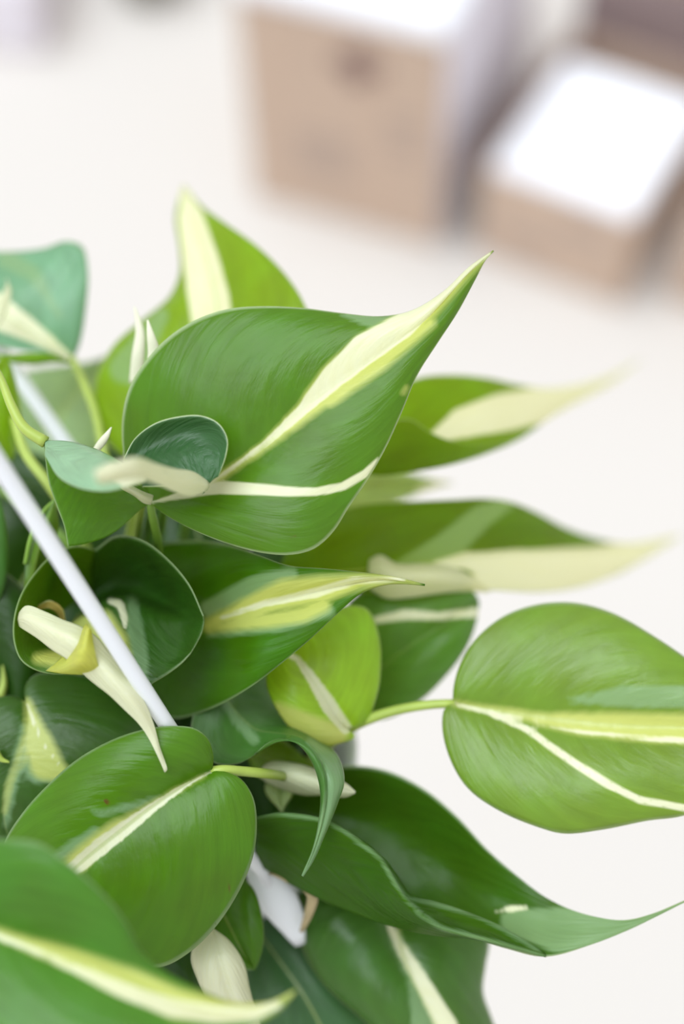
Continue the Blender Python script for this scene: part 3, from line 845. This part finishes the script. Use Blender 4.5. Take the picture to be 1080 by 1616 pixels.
petiole([(-30, 545, 10), (0, 595, 6), (18, 640, 3), (38, 675, 2), (72, 698, 2)], .8, 1.8, PETIOLE_PALE, D1)
D2 = leaf(more=[[(196, 722, -2), (213, 692, -2), (245, 668, -3), (285, 657, -4), (318, 656, -5), (345, 668, -6), (359, 692, -7), (357, 718, -8), (345, 752, -8)],
                [(205, 730, -1), (230, 710, 0), (258, 694, 0), (288, 685, -1), (316, 685, -2), (336, 694, -4), (347, 710, -6), (346, 730, -7), (338, 756, -8)],
                [(215, 742, -5), (240, 732, -4), (264, 725, -4), (288, 721, -5), (310, 721, -5), (326, 727, -6), (335, 736, -7), (335, 748, -8), (330, 764, -8)],
                [(225, 768, -9), (245, 768, -9), (262, 768, -9), (282, 770, -9), (300, 772, -9), (312, 774, -9), (320, 775, -8), (322, 777, -8), (318, 782, -8)]],
          color=(0.035, 0.125, 0.060, 1), sheer=.34, midrib=0, n=(50, 24), wave=.2, label='dark blue-green cupped lobe', rim=1.0,
          marks=[])
leaf(more=[[(150, 742, -66), (180, 730, -62), (215, 722, -54), (245, 732, -42), (275, 740, -28), (305, 745, -16), (328, 760, -8)],
           [(150, 750, -70), (180, 742, -68), (215, 738, -60), (245, 746, -46), (275, 755, -32), (305, 760, -20), (330, 766, -9)],
           [(155, 764, -66), (185, 760, -64), (215, 755, -58), (245, 763, -44), (275, 776, -30), (300, 783, -18), (326, 774, -8)]],
     color=(0.80, 0.80, 0.62, 1), sheer=.35, midrib=0, n=(40, 16), wave=.4, label='cream rolled midrib pointing forward', parent=D2, name='rolled_tip')
leaf(more=[[(186, 760, 2), (205, 766, 2), (225, 776, 4), (242, 782, 6)], [(190, 768, 0), (208, 774, 0), (226, 784, 2), (240, 790, 5)], [(194, 772, 3), (212, 782, 3), (228, 794, 5), (238, 796, 7)]],
     color=(0.72, 0.72, 0.45, 1), n=(20, 10), midrib=0, wave=.1, name='sheath', label='cream bud sheath')

# curled leaf around the rod: two lobes forming a cup, cream straps inside
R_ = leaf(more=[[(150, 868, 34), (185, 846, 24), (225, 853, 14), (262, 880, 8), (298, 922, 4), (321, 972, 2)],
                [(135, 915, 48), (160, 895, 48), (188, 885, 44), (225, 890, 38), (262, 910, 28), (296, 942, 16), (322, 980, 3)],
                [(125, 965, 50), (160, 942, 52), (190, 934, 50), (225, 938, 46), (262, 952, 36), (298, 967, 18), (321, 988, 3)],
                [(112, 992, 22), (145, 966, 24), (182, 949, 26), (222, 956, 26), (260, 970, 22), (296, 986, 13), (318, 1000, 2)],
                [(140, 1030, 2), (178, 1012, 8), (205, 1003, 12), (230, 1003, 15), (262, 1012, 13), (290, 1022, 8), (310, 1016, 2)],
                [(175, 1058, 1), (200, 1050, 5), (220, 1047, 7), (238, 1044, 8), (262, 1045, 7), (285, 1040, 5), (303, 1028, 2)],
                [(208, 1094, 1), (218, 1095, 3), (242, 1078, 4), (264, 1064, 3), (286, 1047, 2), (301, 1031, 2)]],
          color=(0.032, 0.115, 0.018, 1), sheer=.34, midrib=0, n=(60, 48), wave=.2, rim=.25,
          marks=[('cream', [(175, 950, 5), (190, 955, 6), (196, 975, 5), (197, 990, 3)]), ('lime', [(125, 990, 16), (160, 985, 22), (180, 1015, 22), (200, 1060, 12), (214, 1090, 6)]),
                 ('pale', [(208, 950, 8), (214, 1000, 14), (222, 1040, 12), (225, 1085, 8)])],
          label='curled cup-shaped leaf with shiny inside and pale tip')
leaf(more=[[(150, 868, 34), (120, 862, 26), (85, 875, 20), (55, 905, 14), (33, 940, 9), (22, 980, 6), (23, 1015, 4), (34, 1042, 2), (58, 1058, 1), (92, 1064, 0), (130, 1060, -1)],
           [(148, 900, 44), (122, 900, 40), (95, 912, 34), (70, 935, 26), (50, 960, 20), (40, 990, 15), (40, 1015, 11), (50, 1034, 7), (70, 1044, 4), (98, 1048, 2), (132, 1050, 0)],
           [(146, 940, 50), (128, 945, 48), (110, 955, 44), (95, 970, 38), (80, 988, 32), (72, 1005, 26), (72, 1018, 20), (80, 1026, 14), (94, 1030, 9), (112, 1034, 5), (134, 1040, 1)]],
     color=(0.050, 0.15, 0.010, 1), sheer=.42, midrib=0, n=(60, 26), wave=.2, rim=.25, parent=R_, name='curled_lobe',
     marks=[('lime', [(60, 1040, 8), (90, 1040, 14), (130, 1045, 12)])])
leaf(more=[[(30, 968, 8), (42, 956, 2), (70, 965, -4), (98, 978, -7), (125, 988, -9), (150, 1004, -10), (172, 1030, -10), (192, 1058, -10), (212, 1082, -10), (230, 1112, -9), (243, 1145, -8), (252, 1180, -8), (264, 1212, -8)],
           [(28, 978, 8), (36, 972, 0), (62, 985, -8), (90, 998, -12), (116, 1010, -14), (140, 1028, -14), (162, 1052, -14), (184, 1078, -14), (205, 1102, -13), (224, 1128, -11), (239, 1156, -9), (250, 1186, -9), (263, 1216, -8)],
           [(30, 988, 8), (36, 992, 3), (58, 1006, -4), (84, 1026, -8), (106, 1040, -10), (126, 1058, -10), (146, 1076, -10), (172, 1096, -11), (197, 1120, -11), (219, 1142, -10), (235, 1166, -9), (248, 1192, -9), (260, 1219, -8)]],
     color=(0.80, 0.79, 0.56, 1), sheer=.36, midrib=0, n=(70, 18), wave=.3, parent=R_, name='curled_tip', label='cream twisted leaf tip')
leaf(more=[[(137, 984, -9), (112, 1018, -7), (92, 1043, -3), (72, 1059, 1)], [(140, 990, -16), (128, 1025, -18), (118, 1050, -15), (108, 1063, -7)],
           [(143, 995, -14), (149, 1025, -16), (156, 1050, -14), (166, 1064, -10)]],
     color=(0.48, 0.60, 0.24, 1), sheer=.46, midrib=0, n=(24, 18), wave=.1, parent=R_, name='curled_fold', rim=.8)
leaf(more=[[(60, 955, 22), (80, 948, 20), (98, 960, 22), (104, 985, 26)], [(56, 965, 24), (78, 960, 22), (92, 970, 24), (96, 990, 28)]],
     color=(0.45, 0.42, 0.20, 1), midrib=0, n=(20, 8), parent=R_, name='curled_fold')

# drooping leaf with a hooked tip
V_ = leaf(L=[(352, 1095, 26), (310, 1120, 26), (305, 1170, 24), (340, 1204, 20), (378, 1204, 16), (402, 1190, 12), (420, 1175, 8), (442, 1167, 5), (468, 1172, 2), (492, 1200, 0), (506, 1245, -1), (504, 1295, -1), (493, 1345, -1), (477, 1382, 0)],
          M=[(352, 1095, 26), (376, 1128, 26), (405, 1152, 20), (440, 1158, 12), (472, 1164, 4), (498, 1187, 1), (515, 1225, -1), (515, 1268, -1), (503, 1320, -1), (477, 1382, 0)],
          R=[(352, 1095, 26), (362, 1062, 46), (400, 1045, 50), (440, 1085, 48), (475, 1135, 42), (505, 1168, 33), (532, 1192, 16), (543, 1232, 4), (532, 1268, 2), (512, 1318, 0), (496, 1355, 0), (478, 1383, 0)],
          color=(0.060, 0.19, 0.055, 1), sheer=.36, cup=2, midrib=.3, rim=1.0,
          marks=[('pale', [(352, 1100, 5), (372, 1135, 7), (402, 1168, 8)], -1), ('pale', [(490, 1170, 6), (522, 1200, 12), (528, 1235, 12), (520, 1270, 8), (505, 1315, 9), (478, 1384, 6)])],
          label='drooping leaf with a thin hooked tip')
leaf(L=[(405, 1222, 34), (425, 1203, 30), (470, 1205, 26), (515, 1222, 23), (545, 1236, 20), (561, 1250, 18)], M=[(405, 1222, 34), (440, 1224, 24), (480, 1230, 20), (520, 1240, 18), (561, 1250, 18)],
     R=[(405, 1222, 34), (430, 1238, 32), (475, 1254, 28), (515, 1255, 23), (545, 1258, 20), (561, 1251, 18)], color=(0.66, 0.66, 0.40, 1), midrib=0, n=(36, 16), cup=2, sheer=.35, label='rolled cream leaf')
heart((440, 1232, 40), (445, 1282, 34), 22, color=(0.36, 0.52, 0.42, 1), n=(24, 16), cup=2, label='small pale leaf')
leaf(L=[(385, 1180, 50), (410, 1150, 50), (450, 1170, 46), (500, 1215, 40)], M=[(385, 1180, 50), (420, 1195, 46), (460, 1205, 42), (500, 1215, 40)], R=[(385, 1180, 50), (410, 1225, 48), (460, 1235, 44), (500, 1215, 40)],
     color=(0.15, 0.30, 0.03, 1), n=(24, 16), cup=1)

# heart leaf, lower left
T_ = leaf(L=[(334, 1217, 2), (336, 1192, 0), (327, 1165, -2), (307, 1150, -4), (280, 1146, -5), (240, 1149, -5), (185, 1165, -3), (125, 1197, 0), (75, 1240, 2), (35, 1285, 4), (8, 1330, 6), (0, 1390, 6), (20, 1450, 4)],
          M=[(334, 1217, 2), (290, 1240, 0), (240, 1272, -2), (190, 1310, -3), (140, 1350, -3), (90, 1395, -1), (20, 1450, 4)],
          R=[(334, 1217, 2), (352, 1218, 1), (380, 1230, 0), (399, 1258, 0), (405, 1300, 0), (398, 1355, 0), (372, 1415, 0), (335, 1468, 0), (295, 1505, -1), (255, 1525, -2), (200, 1520, -2), (110, 1500, 0), (20, 1450, 4)],
          color=(0.075, 0.215, 0.008, 1), cup=4.5, sheer=.38, warp=1.2, n=(96, 48),
          marks=[('lime', [(320, 1225, 2), (270, 1252, 4), (225, 1282, 8), (180, 1310, 14), (130, 1352, 17), (90, 1390, 16)]),
                 ('cream', [(334, 1217, 2), (290, 1241, 4), (240, 1275, 8), (200, 1305, 12), (160, 1335, 14), (120, 1368, 12), (80, 1400, 8)]),
                 ('pale', [(262, 1256, 4), (215, 1270, 6), (160, 1282, 6), (148, 1280, 3)], -1), ('pale', [(150, 1310, 6), (110, 1340, 9), (80, 1360, 8)], -1),
                 ('brown', [(167, 1262, 3), (171, 1268, 3)], -1), ('brown', [(361, 1390, 1), (363, 1405, 1.8), (362, 1412, 1)], 1)],
          label='heart-shaped green leaf with a cream midrib, lower left')
petiole([(334, 1217, 2), (352, 1215, 2), (380, 1217, 5), (430, 1222, 14), (470, 1230, 40)], 1.4, 1.5, PETIOLE_PALE, T_)

# foreground leaf, bottom left corner
U_ = leaf(L=[(-190, 1420, -40), (-120, 1350, -50), (-50, 1330, -58), (20, 1325, -62), (60, 1330, -63), (95, 1352, -63), (130, 1380, -62), (170, 1418, -60), (200, 1458, -58), (222, 1500, -56), (255, 1530, -56), (310, 1560, -57), (370, 1583, -58), (425, 1582, -59), (468, 1562, -60)],
          M=[(-190, 1420, -40), (-100, 1440, -48), (0, 1472, -54), (100, 1510, -57), (190, 1545, -59), (270, 1580, -60), (340, 1600, -60), (410, 1597, -60), (468, 1562, -60)],
          R=[(-190, 1420, -40), (-200, 1520, -52), (-120, 1620, -62), (0, 1690, -70), (130, 1700, -74), (240, 1670, -72), (320, 1640, -68), (390, 1622, -64), (435, 1600, -61), (468, 1563, -60)],
          color=(0.062, 0.215, 0.030, 1), cup=3, sheer=.36,
          marks=[('lime', [(-80, 1445, 6), (20, 1480, 9), (110, 1512, 17), (200, 1548, 22), (280, 1585, 24), (350, 1596, 18), (410, 1592, 14), (465, 1564, 5)]),
                 ('cream', [(-80, 1448, 4), (0, 1478, 5), (100, 1522, 6), (190, 1562, 12), (270, 1590, 16), (340, 1602, 14), (400, 1602, 10), (440, 1585, 5)])],
          label='blurred foreground leaf with a lime and cream midrib')
# stems from the soil up to the crown
for pts in ([(300, 1130, 95), (270, 1050, 80), (255, 960, 66)], [(260, 1160, 95), (180, 1110, 88), (120, 1060, 76)], [(330, 1200, 90), (380, 1210, 70), (425, 1225, 52)],
            [(290, 1220, 90), (330, 1300, 70), (352, 1400, 50)], [(240, 1150, 95), (200, 1000, 96), (185, 850, 92)], [(330, 1150, 95), (390, 1000, 85), (440, 900, 68)]):
    stalk('stem', pts, 2.2, 1.7, PETIOLE, ROOT, 16)
